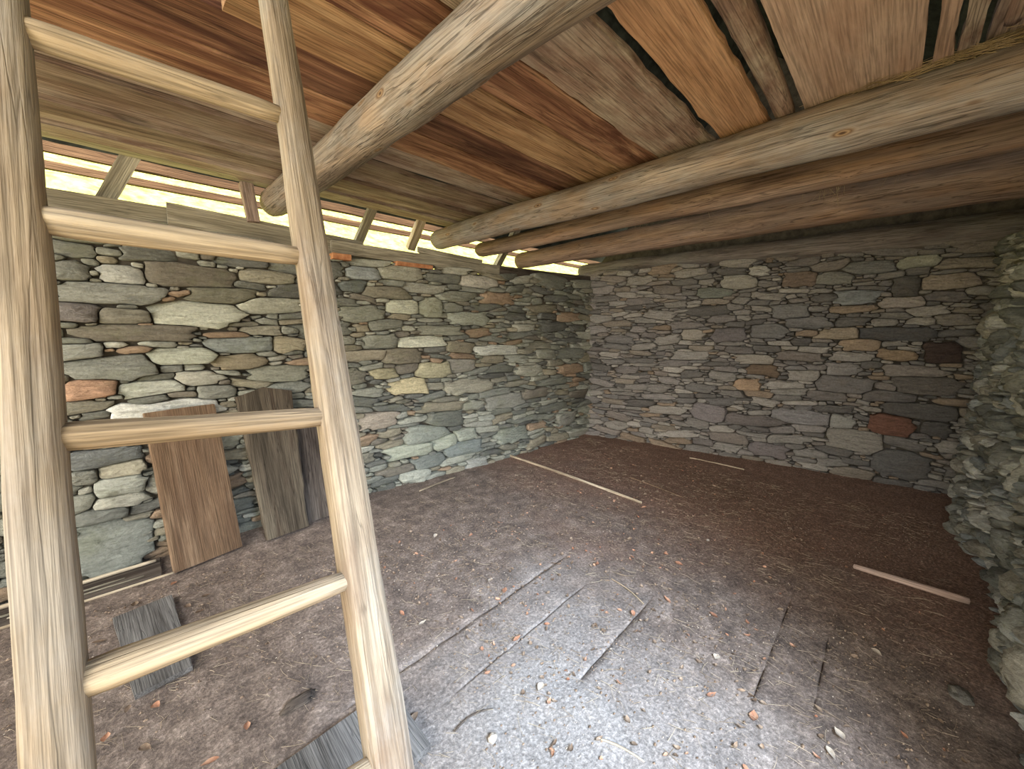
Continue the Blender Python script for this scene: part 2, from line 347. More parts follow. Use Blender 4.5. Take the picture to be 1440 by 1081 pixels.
def surfL(u, v, d): return (u, left_y(u) - d - .03 * (1 - v / 2.1) + .012 * math.sin(u * 2.1 + v * 3), v)
me = stone_wall_mesh('wall_left', random.Random(3), surfL, (-1.7, 4.62), (.0, WT_L), [pin('L', *q) for q in NL], palL, scale=1.12)
join_core(me, [([(-1.75, 3.325), (.5, 3.305), (1.44, 3.275), (3.05, 3.065), (4.6, 2.93), (5.5, 2.88), (5.5, 3.75), (-1.75, 3.78)], -.1, WT_L - .01)], M['stoneL'], M['core'], 'wall_left')
def surfR(u, v, d): y = -u; return (right_x(y) - d - .02 * (1 - v / 2.1) + .012 * math.sin(u * 2.3 + v * 4), y, v)
me = stone_wall_mesh('wall_right', random.Random(8), surfR, (-3.05, .75), (.0, WT_R), [pin('R', *q) for q in NR], palR, scale=1.0, aspect=.9)
join_core(me, [([(5.13, -1.0), (5.02, 0), (4.95, .7), (4.75, 1.7), (4.46, 3.0), (4.46, 3.4), (5.6, 3.4), (5.6, -1.0)], -.1, WT_R - .01)], M['stoneR'], M['core'], 'wall_right')
def near_y(x, z): return -.57 - .04 * (z / 2.1) + .035 * math.sin(x * 3.1 + 1) + .02 * math.sin(z * 7 + x * 5)
def surfN(u, v, d): return (u, near_y(u, v) + d, v)
me = stone_wall_mesh('wall_near', random.Random(5), surfN, (1.35, 5.1), (.0, WT_N), [], palN, depth=(-.01, .07), scale=.95, aspect=.62, rot=22, bulge=.035, lump=.012, gap=.002, counts=(200, 1100, 2600, 3600, 3600))
join_core(me, [([(1.33, -1.05), (1.33, -.66), (5.2, -.66), (5.2, -1.05)], -.1, WT_N - .01)], M['stoneN'], M['core'], 'wall_near')

# ------------------------------------------------------------------ floor
xs = list(np.arange(-1.9, 5.2, .035)); ys0 = list(np.arange(-1.1, 3.5, .03))
seams = [(1.383, .45, 1.95), (1.132, .75, 1.75), (.248, 1.62, 2.52), (.067, 1.75, 2.3), (.80, 1.2, 1.9)]
ys = sorted([y for y in ys0 if all(abs(y - s[0]) > .010 for s in seams)] + [s[0] + d for s in seams for d in (-.0045, -.002, .002, .0045)])
V = []
for y in ys:
    for x in xs:
        z = .010 * fbm(x * 1.3, y * 1.3, 2, 4) + .004 * fbm(x * 9, y * 9, 5, 4) + .0015 * fbm(x * 40, y * 40, 9, 3)
        z += .05 * max(0, (x - 4.0)) * .5 + .03 * max(0, (y - 2.9)) * .6
        for sy, xa, xb in seams:
            if abs(y - sy) < .003 and xa < x < xb:
                z -= .02 * min(1, min(x - xa, xb - x) / .12) * (1 if fbm(x * 5, sy, 1, 2) > -.25 else .15)
        V.append((x, y, z))
nx = len(xs); Fc = [(j * nx + i, j * nx + i + 1, (j + 1) * nx + i + 1, (j + 1) * nx + i) for j in range(len(ys) - 1) for i in range(nx - 1)]
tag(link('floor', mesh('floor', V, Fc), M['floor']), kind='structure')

# ------------------------------------------------------------------ timber builders (long axis is local X)
def plank(name, p0, p1, w, th, mat, seed=0, wav=.006, wane=0, parent=None, up=(0, 0, 1), ends=(0, 0), taper=(1, 1), warp=.004, peak=0):
    Mx, L = frame(p0, p1, up); n = max(6, int(L / .06)); rows = []
    prof = [(-1, -1), (-.97, -1.0), (-.5, -1), (0, -1), (.5, -1), (.97, -1), (1, -1), (1, -.6), (1, .9), (.94, 1), (0, 1), (-.94, 1), (-1, .9), (-1, -.6)]
    v = []; f = []; k = len(prof)
    for i in range(n + 1):
        t = i / n; x = t * L
        wl = w / 2 * (taper[0] + (taper[1] - taper[0]) * t)
        e0 = wav * fbm(x * 3, seed, 1, 4) + wav * .3 * fbm(x * 18, seed, 2, 3); e1 = wav * fbm(x * 3, seed, 7, 4) + wav * .3 * fbm(x * 18, seed, 8, 3)
        zz = warp * fbm(x * 1.2, seed, 4, 2)
        for (a, b) in prof:
            yy = a * wl + (e1 if a > 0 else e0) * abs(a)
            xx = x
            if i == 0: xx += ends[0] * a * w / 2 + .004 * fbm(a * 3, seed, 3, 2)
            if i == n: xx += ends[1] * a * w / 2 + .006 * fbm(a * 4, seed, 5, 3) - peak * abs(a)
            z = b * th / 2 + zz + .0012 * fbm(x * 9, yy * 40, seed, 3)
            if wane and b > 0: yy *= 1 - wane
            v.append((xx, yy, z))
    for i in range(n):
        for j in range(k):
            a, b = i * k + j, i * k + (j + 1) % k; f.append((a, b, b + k, a + k))
    f.append(tuple(range(k - 1, -1, -1))); f.append(tuple(range(n * k, n * k + k)))
    me = mesh(name, v, f); o = link(name, me, mat, parent, smooth=False); o.matrix_world = Mx if not parent else Mx
    me.polygons.foreach_set('use_smooth', [len(p.vertices) == 4 and False for p in me.polygons])
    return o
def log(name, p0, p1, r0, r1, mat, seed=0, rough=.05, sag=0, parent=None, seg=22, flat=0, sy=1.0, bend=0, lumps=1.0, step=.05):
    Mx, L = frame(p0, p1); n = max(5, int(L / step)); v = []; f = []
    kn = [(random.Random(seed * 7 + q).uniform(0, L), random.Random(seed * 13 + q).uniform(0, 6.28)) for q in range(int(L * 3 * lumps))]
    for i in range(n + 1):
        t = i / n; x = t * L; r = r0 + (r1 - r0) * t
        edge = 1 - .12 * (i == 0 or i == n)
        cz = sag * math.sin(math.pi * t) + .10 * r * fbm(x * .9, seed, 3, 2); cy = bend * math.sin(math.pi * t) + .14 * r * fbm(x * .8, seed, 6, 2)
        for j in range(seg):
            a = 2 * math.pi * j / seg
            q = r * edge * (1 + rough * fbm(x * 2.2, math.cos(a) * 1.4 + seed, math.sin(a) * 1.4, 4) + rough * .4 * fbm(x * 3, math.cos(a) * 7 + seed, math.sin(a) * 7, 2))
            for kx, ka in kn:
                d2 = ((x - kx) / (.55 * r)) ** 2 + (((a - ka + math.pi) % (2 * math.pi) - math.pi) / .5) ** 2
                if d2 < 4: q += .09 * r * math.exp(-d2)
            yy, zz = q * math.cos(a) * sy, q * math.sin(a)
            if flat: zz = max(zz, -r * flat)
            v.append((x + (.1 * r * fbm(math.cos(a) * 2, math.sin(a) * 2, seed, 2) if i in (0, n) else 0), yy + cy, zz + cz))
    for i in range(n):
        for j in range(seg):
            a, b = i * seg + j, i * seg + (j + 1) % seg; f.append((a, b, b + seg, a + seg))
    c0 = len(v); v.append((-.004, 0, v[0][2] * 0)); v.append((L + .004, 0, 0))
    for j in range(seg):
        f.append((c0, (j + 1) % seg, j)); f.append((c0 + 1, n * seg + j, n * seg + (j + 1) % seg))
    o = link(name, mesh(name, v, f), mat, parent); o.matrix_world = Mx
    return o

# ------------------------------------------------------------------ beams
tag(log('ceiling_beam', (.865, 3.42, 2.42), (.928, -.95, 2.405), .098, .100, M['log'], 1, .06), 'thick round log beam crossing the middle of the ceiling, closest overhead, full of knots', 'beam')
tag(log('ceiling_beam', (2.29, 3.36, 2.37), (2.44, -.95, 2.42), .095, .122, M['log'], 2, .05), 'long grey log beam on which the ceiling planks end', 'beam')
tag(log('ceiling_beam', (2.74, 3.24, 2.32), (2.95, -.95, 2.40), .072, .10, M['log_brown'], 3, .05), 'thinner brown pole beam just beyond the log that carries the planks', 'beam')
tag(log('ceiling_beam', (3.32, 3.22, 2.275), (4.08, -.95, 2.47), .085, .16, M['log_brown'], 4, .07), 'thick reddish brown log beam, last one before the far stone wall', 'beam')
tag(log('wall_plate_log', (4.72, 3.3, 2.30), (5.12, -1.0, 2.30), .10, .13, M['log_dark'], 5, .08), 'dark squared old log lying along the top of the far stone wall', 'beam')
tag(log('wall_plate_log', (1.3, -.82, 2.22), (5.1, -.80, 2.24), .08, .10, M['log_dark'], 6, .08), 'dusty log lying along the top of the near right stone wall under the beams', 'beam')

# ------------------------------------------------------------------ ceiling planks
PZ = 2.535
def cplank(y0, y1, x0, x1, mat, label, seed, dz=0, yaw=0, wav=.008, th=.035, ends=(0, 0)):
    yc = (y0 + y1) / 2
    o = plank('ceiling_plank', (x0, yc - yaw, PZ + dz), (x1, yc + yaw, PZ + dz), y1 - y0 - .006, th, mat, seed, wav, ends=ends, warp=.006)
    return tag(o, label, 'plank', 'ceiling planks')
XE = 2.47
_e = on_floor(1424, 24, 2.57)
tag(log('ceiling_pole', (.5, _e[1] - .01, 2.545), (_e[0], _e[1], 2.57), .035, .032, M['weath'], 71, .08), 'round pole end poking out at the top right corner of the ceiling', 'pole')
cplank(-.30, -.13, 1.2, 2.40, M['greyp'], 'short grey ceiling board nearest the right edge, mostly above the beam', 61, .03)
cplank(-.115, -.055, 1.3, 2.33, M['weath'], 'narrow pale ceiling board right of the widest smooth plank, outer of the two', 11, .01)
cplank(-.05, .005, 1.3, 2.34, M['pink'], 'narrow pinkish ceiling board directly beside the widest smooth plank', 12, .0)
cplank(.027, .408, .6, 2.42, M['pink'], 'widest smooth pinkish brown ceiling plank with a pale stain', 13, 0, 0, .004)
tag(log('ceiling_pole', (.5, .51, 2.56), (2.44, .49, 2.55), .055, .04, M['weath'], 14, .10, bend=-.02), 'crooked grey half log laid between the ceiling planks', 'pole', 'ceiling planks')
cplank(.545, .768, .6, 2.44, M['orange'], 'light orange ceiling plank left of the crooked grey half log', 15, 0, .01, .014)
cplank(.82, 1.125, .5, XE, M['weath'], 'broad rough weathered ceiling plank with whitish bloom beside the dark gap', 16, .0, 0, .012)
cplank(1.13, 1.37, .35, XE - .01, M['red'], 'red brown ceiling plank with dark stripes next to the broad weathered one', 17, .004, -.01)
cplank(1.38, 1.655, .32, XE - .02, M['tan'], 'yellowish tan ceiling plank between two red brown ones', 18, 0)
cplank(1.66, 1.90, -1.6, XE - .03, M['darkred'], 'darkest red brown ceiling plank over the middle of the room', 19, .005, -.01)
cplank(1.905, 2.14, -1.6, XE - .03, M['red'], 'red brown ceiling plank just before the grey ones begin', 20, .0, .0)
cplank(2.145, 2.385, -1.6, XE - .05, M['greyp'], 'first greyish ceiling plank with fuzzy pale edge', 21, .004, -.02)
cplank(2.39, 2.58, -1.6, XE - .05, M['greyd'], 'second greyish ceiling plank counted from the red ones', 22, -.018, .01)
cplank(2.585, 2.76, -1.6, XE - .06, M['greyp'], 'third greyish ceiling plank counted from the red ones', 23, .004, .0)
cplank(2.765, 2.92, -1.6, XE - .06, M['greyd'], 'fourth greyish ceiling plank counted from the red ones', 24, -.02, .01)
cplank(2.925, 3.10, -1.6, XE - .08, M['greyp'], 'fifth greyish ceiling plank, second from the open eave', 25, .004, .01)
cplank(3.095, 3.27, -1.6, XE - .08, M['greyp'], 'outermost greyish ceiling plank along the open eave', 26, -.014, .02)
cplank(3.20, 3.30, -1.6, .9, M['sill'], 'thin pale slat edge sticking out below the outermost ceiling plank', 27, -.028, .03, .004, .012)

# ------------------------------------------------------------------ roof over the loft, eave open on the left
def eave(y): return 2.34 + .88 * (3.55 - y)
def slope(name, ya, za, yb, zb, label):
    nxs = 26; nys = 12; v = []; f = []
    for j in range(nys + 1):
        for k in (0, 1):
            for i in range(nxs + 1):
                t = (j + (0 if k == 0 else 0)) / nys
                y = ya + (yb - ya) * t; z = za + (zb - za) * t
                v.append((-2.0 + 7.9 * i / nxs, y, z + (0 if k == 0 else -.045) + .012 * fbm(i * 1.7, j * 1.9, 3, 2)))
    w = nxs + 1
    for j in range(2 * nys + 1):
        for i in range(nxs): f.append((j * w + i, j * w + i + 1, (j + 1) * w + i + 1, (j + 1) * w + i))
    o = link(name, mesh(name, v, f), M['slab'], smooth=False)
    o.modifiers.new('thick', 'SOLIDIFY').thickness = .04
    return tag(o, kind='structure')
slope('ceiling', 3.44, eave(3.44) + .14, 1.30, eave(1.30) + .14, '')
slope('ceiling', 1.32, eave(1.30) + .16, -1.5, eave(1.30) + .16 - 2.3, '')
tag(link('wall_gable', mesh('wall_gable', [(5.15, -1.3, 2.15), (5.15, 3.6, 2.1), (5.15, 1.3, 4.45), (5.45, -1.3, 2.15), (5.45, 3.6, 2.1), (5.45, 1.3, 4.45)], [(0, 1, 2), (3, 5, 4), (0, 3, 4, 1), (1, 4, 5, 2), (2, 5, 3, 0)]), M['core'], smooth=False), kind='structure')
def strut(x0, y0, z0, x1, y1, z1, w, t, mat, label, seed):
    tag(plank('roof_strut', (x0, y0, z0), (x1, y1, z1), w, t, mat, seed, .004, up=(0, 1, 0.3)), label, 'strut')
strut(-.035, 3.60, 2.28, .25, 3.16, 2.76, .085, .05, M['sill'], 'slanting grey strut in the open eave nearest the ladder post', 31)
strut(1.55, 3.55, 2.26, 1.68, 3.18, 2.78, .07, .05, M['sill'], 'slanting grey strut in the open eave right of the ladder', 32)
strut(2.12, 3.60, 2.30, 2.16, 3.2, 2.80, .08, .06, M['pale'], 'pale whitish strut in the open eave, just before the plank bearing log', 33)
strut(3.3, 3.60, 2.22, 3.36, 3.2, 2.75, .08, .06, M['sill'], 'slanting strut in the open eave behind the beam ends', 34)
tag(plank('eave_batten', (-1.9, 3.51, 2.52), (5.6, 3.51, 2.53), .04, .07, M['batten'], 35, .003), 'upper brown batten running along the open eave', 'batten', 'eave battens')
tag(plank('eave_batten', (-1.9, 3.64, 2.45), (5.6, 3.64, 2.455), .04, .045, M['batten'], 36, .003), 'lower brown batten running along the open eave', 'batten', 'eave battens')
tag(plank('eave_post', (.70, 3.30, 2.24), (.68, 3.325, 2.50), .075, .06, M['greyp'], 37, .004, up=(0, 1, 0)), 'short upright grey post beside the end of the knotty log beam', 'post')
# sill boards on top of the left wall
tag(plank('sill_board', (-1.6, 3.40, 2.205), (.62, 3.40, 2.205), .05, .115, M['sill'], 41, .003), 'plain grey green sill board on the left wall, left of the ladder', 'board')
tag(plank('sill_board', (.24, 3.325, 2.205), (1.5, 3.335, 2.16), .035, .15, M['sill'], 42, .003), 'upright grey board standing on the left wall under the log beam end', 'board')
tag(plank('sill_board', (1.22, 3.30, 2.145), (3.1, 3.12, 2.11), .10, .10, M['sill'], 43, .006), 'long squared sill timber on the left wall, right of the ladder', 'board')
tag(plank('sill_board', (2.9, 3.13, 2.11), (4.75, 2.97, 2.13), .10, .10, M['darkb'], 44, .008), 'dark sill timber on the left wall running into the far corner', 'board')
tag(plank('wall_slab', (1.98, 3.20, 2.21), (2.62, 3.12, 2.17), .07, .05, M['sill'], 45, .01, ends=(1, -1)), 'short wedge of wood lying on the sill where the grey log beam ends', 'board')
def blk(x0, x1, z0, z1, label, seed, mat='brick', y=None):
    yy = y if y else left_y((x0 + x1) / 2) - .015
    tag(plank('reddish_block', (x0, yy, (z0 + z1) / 2), (x1, yy - .005, (z0 + z1) / 2), .09, z1 - z0, M[mat], seed, .003), label, 'block')
blk(1.20, 1.345, 2.045, 2.09, 'orange block under the sill timber right beside the ladder', 51)
blk(1.72, 2.08, 2.045, 2.08, 'flat orange brick under the sill timber, away from the ladder', 52)

# ------------------------------------------------------------------ ladder
lad = bpy.data.objects.new('ladder', None); C.objects.link(lad)
tag(lad, 'rustic wooden ladder with hewn rails and pole rungs leaning up to the hatch', 'ladder')
K = 1.12
def lp(p): return Vector(CAM) + (Vector(p) - Vector(CAM)) * K
Lr = [(-.08, .94, 1.926), (-.090, .849, 1.649), (-.100, .755, 1.36), (-.109, .661, 1.072)]
Rr = [(.277, .915, 1.917), (.268, .822, 1.633), (.260, .724, 1.337), (.246, .633, 1.061)]
Lr = [lp(p) for p in Lr]; Rr = [lp(p) for p in Rr]
def rail(pts, w, d, seed, z_top=2.95):
    a, b = pts[-1], pts[0]; D = (b - a).normalized()
    p0 = a + D * ((.0 - a.z) / D.z); p1 = a + D * ((z_top - a.z) / D.z)
    Mx, L = frame(p0, p1, (1, 0, 0)); n = 60; seg = 12; v = []; f = []
    prof = [(1, .5), (.9, .86), (.5, 1), (-.5, 1), (-.9, .82), (-1, .4), (-1, -.5), (-.85, -.9), (-.4, -1), (.5, -1), (.9, -.8), (1, -.4)]
    for i in range(n + 1):
        x = L * i / n; tz = i / n
        ws = w * (1.2 - .5 * tz); ds = d * (1.2 - .5 * tz)
        for j, (a_, b_) in enumerate(prof):
            q = 1 + .07 * fbm(x * 3, j * .9 + seed, 1, 3) + .03 * fbm(x * 14, j * 1.3 + seed, 4, 3)
            v.append((x, a_ * ds / 2 * q, b_ * ws / 2 * q + .006 * fbm(x * 1.5, seed, 8, 2)))
    for i in range(n):
        for j in range(seg):
            a_, b_ = i * seg + j, i * seg + (j + 1) % seg; f.append((a_, b_, b_ + seg, a_ + seg))
    f.append(tuple(range(seg - 1, -1, -1))); f.append(tuple(range(n * seg, n * seg + seg)))
    o = link('rail', mesh('rail', v, f), M['ladder'], lad); o.matrix_world = Mx
    return D
DL = rail(Lr, .058, .062, 1); DR = rail(Rr, .068, .072, 9)
for i in range(-1, 6):
    if 0 <= i < 4: a, b = Lr[i], Rr[i]
    elif i < 0: a, b = Lr[0] + DL * .335, Rr[0] + DR * .335
    else: a, b = Lr[3] - DL * .335 * (i - 3), Rr[3] - DR * .335 * (i - 3)
    e = (b - a).normalized(); nrm = Vector((0, -1, .33)).normalized()
    log('rung', a - e * .0, b - e * .012 + nrm * .006, .0235 if i != 3 else .026, .019, M['rung'], 70 + i, .08, parent=lad, seg=14, lumps=.5)

# ------------------------------------------------------------------ boards leaning on the left wall
def lean(b0, b1, t0, t1, th, mat, label, seed, **kw):
    b0, b1, t0, t1 = map(Vector, (b0, b1, t0, t1)); p0 = (b0 + b1) / 2; p1 = (t0 + t1) / 2
    w0, w1 = (b1 - b0).length, (t1 - t0).length; ax = (p1 - p0).normalized(); side = (b1 - b0).normalized(); up = side.cross(ax)
    o = plank('leaning_board', p0, p1, w0, th, mat, seed, kw.get('wav', .006), up=up, taper=(1, w1 / w0), ends=kw.get('ends', (0, 0)), peak=kw.get('peak', 0))
    return tag(o, label, 'board')
lean((.03, 2.965, .014), (.385, 3.02, .014), (.0, 3.185, .985), (.35, 3.215, .985), .045, M['rust'], 'broad rust brown board with sawn edge leaning on the left stone wall', 81, wav=.004)
lean((.52, 2.985, .014), (.80, 2.985, .014), (.46, 3.20, 1.07), (.81, 3.205, 1.07), .05, M['olive'], 'peaked weathered board leaning on the wall between the rust brown and the narrow dark one', 82, wav=.014, peak=.05)
lean((.80, 3.04, .014), (1.02, 3.04, .014), (.80, 3.2, .80), (1.03, 3.2, .80), .04, M['darkb'], 'narrow dark grey board leaning on the wall behind the ladder rail', 83, wav=.014)

# ------------------------------------------------------------------ things on the floor
def flatb(quad, z, th, mat, name, label, cat, seed, group=None, wav=.003):
    q = [Vector((p[0], p[1], z)) for p in quad]; p0 = (q[0] + q[1]) / 2; p1 = (q[2] + q[3]) / 2
    w0, w1 = (q[1] - q[0]).length, (q[3] - q[2]).length
    return tag(plank(name, p0, p1, w0, th, mat, seed, wav, taper=(1, w1 / w0), warp=.001), label, cat, group)
def fl(x, y): return tuple(on_floor(x, y))[:2]
flatb([fl(160, 872), fl(243, 845), fl(190, 985), fl(272, 945)], .018, .022, M['floorb'], 'floor_board_piece', 'flat grey piece of board lying on the floor left of the ladder rail', 'board', 91)
flatb([(.13, 1.33), (.60, 1.30), (.13, 1.02), (.60, 1.0)], .022, .026, M['floorb'], 'floor_board_piece', 'grey board end on the floor at the foot of the ladder rail', 'board', 92)
flatb([(-1.2, 3.24), (-1.2, 3.02), (-.02, 3.22), (-.02, 3.0)], .012, .022, M['darkb'], 'floor_plank', 'dark plank lying along the foot of the left wall beside the rust brown board', 'board', 93)
sl = [((-1.1, 3.20), (-.04, 3.16), 'pale slat against the wall foot, the one furthest back', .013, 'pale'), ((-.9, 3.10), (-.18, 3.07), 'thin slat lying in the middle of the dark floor plank', .006, 'sill'),
      ((-1.0, 2.98), (.03, 2.93), 'thin straight slat along the front edge of the dark floor plank', .008, 'pale'), ((-.6, 3.05), (-.1, 3.02), 'short splintered slat on the dark floor plank', .005, 'sill')]
for i, (a, b, lb, r, mt) in enumerate(sl):
    tag(log('slat', (a[0], a[1], .025 + r), (b[0], b[1], .025 + r), r, r * .8, M[mt], 100 + i, .1, seg=8, lumps=0), lb, 'stick', 'slats by the left wall foot')
def stick(p, q, r0, r1, mat, label, seed, name='stick', bend=.01, z=.008):
    a, b = on_floor(*p), on_floor(*q)
    tag(log(name, (a[0], a[1], r0 + z * .4), (b[0], b[1], r1 + z * .4), r0, r1, M[mat], seed, .1, seg=8, lumps=.2, bend=bend), label, 'stick')
stick((710, 640), (902, 709), .014, .012, 'pale', 'long pale pole lying across the far part of the floor', 111, 'pole', .02)
stick((1200, 800), (1362, 851), .017, .021, 'pink', 'pinkish broken stick on the floor near the right wall', 112, 'pole', .0)
stick((970, 645), (1046, 661), .009, .007, 'pale', 'thin pale stick near the foot of the far stone wall', 113)
stick((590, 692), (640, 672), .008, .006, 'pale', 'short pale stick near the foot of the left wall right of the ladder', 114)
stick((860, 815), (905, 850), .004, .003, 'pale', 'thin bent twig on the middle of the floor', 115, bend=.015)
stick((885, 672), (960, 700), .006, .005, 'rust', 'dull brown stick behind the long pale pole', 116)
stick((840, 1040), (905, 1072), .004, .003, 'pale', 'thin pale twig at the bottom of the daylit dusty patch', 117)
stick((640, 1030), (692, 998), .004, .003, 'darkb', 'thin dark curved twig on the bluish daylit dusty floor right of the ladder', 118, bend=.02)
def rock(name, loc, s, mat, label, cat, seed, group=None):
    bm = bmesh.new(); bmesh.ops.create_icosphere(bm, subdivisions=3, radius=1)
    for q in bm.verts:
        n = 1 + .35 * fbm(q.co.x * 1.3 + seed, q.co.y * 1.3, q.co.z * 1.3, 3); q.co = Vector((q.co.x * s[0] * n, q.co.y * s[1] * n, q.co.z * s[2] * n))
    me = bpy.data.meshes.new(name); bm.to_mesh(me); bm.free()
    at = me.color_attributes.new('Col', 'FLOAT_COLOR', 'POINT'); at.data.foreach_set('color', np.tile(np.array(lin((128, 122, 112)), dtype=np.float32), len(me.vertices)))
    o = link(name, me, mat); o.location = loc; return tag(o, label, cat, group)
p = on_floor(1350, 980); rock('flat_stone', (p[0], p[1], .012), (.05, .035, .014), M['stoneN'], 'flat grey stone on the floor at the foot of the near right wall', 'stone', 3)
p = on_floor(420, 990); rock('wood_lump', (p[0], p[1], .012), (.06, .025, .016), M['darkb'], 'dark lump of wood on the floor between ladder rails and board end', 'wood', 5)
p = on_floor(693, 1040); rock('stone_chip', (p[0], p[1], .01), (.018, .012, .014), M['leafp'], 'small pale upright chip on the daylit dusty floor right of the ladder foot', 'stone', 6)

def leaf_mesh(L, W, curl, seed):
    n = 8; v = []; f = []
    for i in range(n + 1):
        t = i / n; w = W * math.sin(math.pi * min(1, t * 1.02) ** .8) * (1 + .15 * fbm(t * 5, seed, 1, 2)); x = (t - .5) * L; z = curl * L * (4 * (t - .5) ** 2)
        v += [(x, -w / 2, z + w * .35), (x, -w * .02, z), (x, w / 2, z + w * .3)]
    for i in range(n):
        a = 3 * i; f += [(a, a + 1, a + 4, a + 3), (a + 1, a + 2, a + 5, a + 4)]
    return mesh('leaf', v, f)
lv = [(295, 1075, 1), (205, 1055, 0), (220, 995, 1), (348, 1023, 1), (180, 1000, 0), (265, 855, 0), (245, 822, 1), (282, 862, 0), (190, 852, 0), (290, 840, 0), (727, 900, 1), (710, 832, 1), (566, 865, 1), (594, 878, 2),
      (995, 762, 2), (938, 845, 1), (1008, 926, 2), (1180, 1035, 2), (1168, 1062, 2), (662, 754, 1), (768, 716, 0), (885, 760, 0), (820, 730, 0), (955, 795, 1), (905, 715, 1), (1004, 868, 1), (890, 865, 1), (612, 755, 2),
      (690, 818, 2), (840, 795, 1), (1022, 795, 0), (1060, 1010, 1), (1000, 980, 1), (760, 970, 2), (580, 1015, 0), (140, 905, 0), (150, 1040, 1), (1232, 920, 2), (1110, 745, 0), (975, 700, 0)]
mats = {0: M['chip'], 1: M['leaf'], 2: M['leafp']}
rl = random.Random(77)
special = {(348, 1023): 'reddish curled leaf on the dark floor between the ladder rails', (995, 762): 'pale round leaf on the dark brown floor right of centre', (1008, 926): 'pale leaf on the floor beside the long dark board seam',
           (295, 1075): 'small pink leaf at the very bottom edge, near the board end at the ladder foot',
           (205, 1055): 'brown leaf lying lowest beside the left ladder rail',
           (220, 995): 'pinkish leaf just below the flat grey board piece',
           (180, 1000): 'brown leaf between the left ladder rail and the grey board piece',
           (265, 855): 'brown leaf touching the right edge of the flat grey board piece',
           (282, 862): 'brown leaf a hand right of the flat grey board piece',
           (190, 852): 'brown leaf at the far edge of the flat grey board piece',
           (290, 840): 'brown leaf between the rust brown leaning board and the lowest ladder rung',
           (710, 832): 'tan leaf on the far board seam in the daylit dusty patch',
           (566, 865): 'tan leaf close to the right ladder rail, left of a paler one',
           (594, 878): 'pale leaf close to the right ladder rail, next to a tan one',
           (1168, 1062): 'pale leaf at the bottom edge of the floor, lower of two pale ones',
           (662, 754): 'tan leaf where the daylit dusty patch begins behind the ladder',
           (768, 716): 'brown leaf near the front end of the long pale pole',
           (885, 760): 'brown leaf in front of the near tip of the long pale pole',
           (820, 730): 'brown leaf left of the near tip of the long pale pole',
           (955, 795): 'tan leaf left of and below the pale round leaf',
           (905, 715): 'tan leaf touching the near tip of the long pale pole',
           (1004, 868): 'tan leaf above the far end of the long dark board seam',
           (890, 865): 'tan leaf at the near end of the thin bent twig',
           (612, 755): 'pale leaf on the brown floor right of the ladder rail',
           (690, 818): 'pale leaf beside the far board seam in the daylit dusty patch',
           (840, 795): 'tan leaf just behind the thin bent twig',
           (1022, 795): 'brown leaf right of and below the pale round leaf',
           (1060, 1010): 'tan leaf below the near end of the long dark board seam',
           (1000, 980): 'tan leaf left of the near end of the long dark board seam',
           (760, 970): 'pale leaf in the bluish part of the daylit dusty patch',
           (580, 1015): 'brown leaf right beside the foot of the right ladder rail',
           (140, 905): 'brown leaf against the left ladder rail above the lowest rung',
           (150, 1040): 'pink leaf against the left ladder rail below the lowest rung',
           (1232, 920): 'pale leaf right of the short dark seam, towards the near right wall',
           (1110, 745): 'brown leaf behind the pinkish broken stick',
           (975, 700): 'brown leaf on the dark floor right of the long pale pole tip',
           (1180, 1035): 'pale pointed leaf lowest right on the floor', (938, 845): 'bright tan leaf at the right border of the daylit dusty patch', (727, 900): 'pink leaf in the middle of the daylit dusty patch', (245, 822): 'tan leaf at the foot of the rust brown board'}
for i, (x, y, k) in enumerate(lv):
    p = on_floor(x, y); me = leaf_mesh(rl.uniform(.035, .06), rl.uniform(.018, .03), rl.uniform(.05, .2), i)
    me.materials.append(mats[k]); o = link('dry_leaf', me); o.location = (p[0], p[1], .008); o.rotation_euler = (rl.uniform(-.15, .15), rl.uniform(-.15, .15), rl.uniform(0, 6.3))
    tag(o, special[(x, y)], 'leaf', 'dry leaves on the floor')

# straw, crumbs and hay nobody could count
def straws(name, n, mat, label, cat, sampler, rng, lmin=.012, lmax=.10, r=.0005):
    v = []; f = []
    for _ in range(n):
        x, y, z, yaw, pit = sampler(rng); L = rng.uniform(lmin, lmax) * rng.uniform(.5, 1); bend = rng.gauss(0, .08)
        b0 = len(v); rr = r * rng.uniform(.6, 1.7); m = 4
        for i in range(m + 1):
            t = i / m; s = (t - .5) * L; yy = yaw + bend * (t - .5) * 2
            px, py, pz = x + s * math.cos(yy) * math.cos(pit), y + s * math.sin(yy) * math.cos(pit), z + s * math.sin(pit)
            for k in range(3):
                a = 2.094 * k; v.append((px - math.sin(yy) * rr * math.cos(a), py + math.cos(yy) * rr * math.cos(a), pz + rr * math.sin(a)))
        for i in range(m):
            for k in range(3):
                a, c = b0 + i * 3 + k, b0 + i * 3 + (k + 1) % 3; f.append((a, c, c + 3, a + 3))
    return tag(link(name, mesh(name, v, f), mat), label, cat, kind='stuff')
def on_ground(rng):
    while True:
        x = rng.uniform(-1.0, 4.3); y = rng.uniform(-.4, 2.8)
        if fbm(x * 1.6, y * 1.6, 4, 3) + rng.uniform(-.5, .5) > -.1: break
    return x, y, .005 + rng.uniform(0, .006) + .01 * fbm(x * 1.3, y * 1.3, 2, 4), (rng.gauss(-1.35, .45) if rng.random() < .6 else rng.uniform(0, 6.3)), rng.gauss(0, .06)
straws('floor_straw', 5600, M['straw'], 'loose dry straw and stalks scattered over the dirt floor', 'straw', on_ground, random.Random(5))
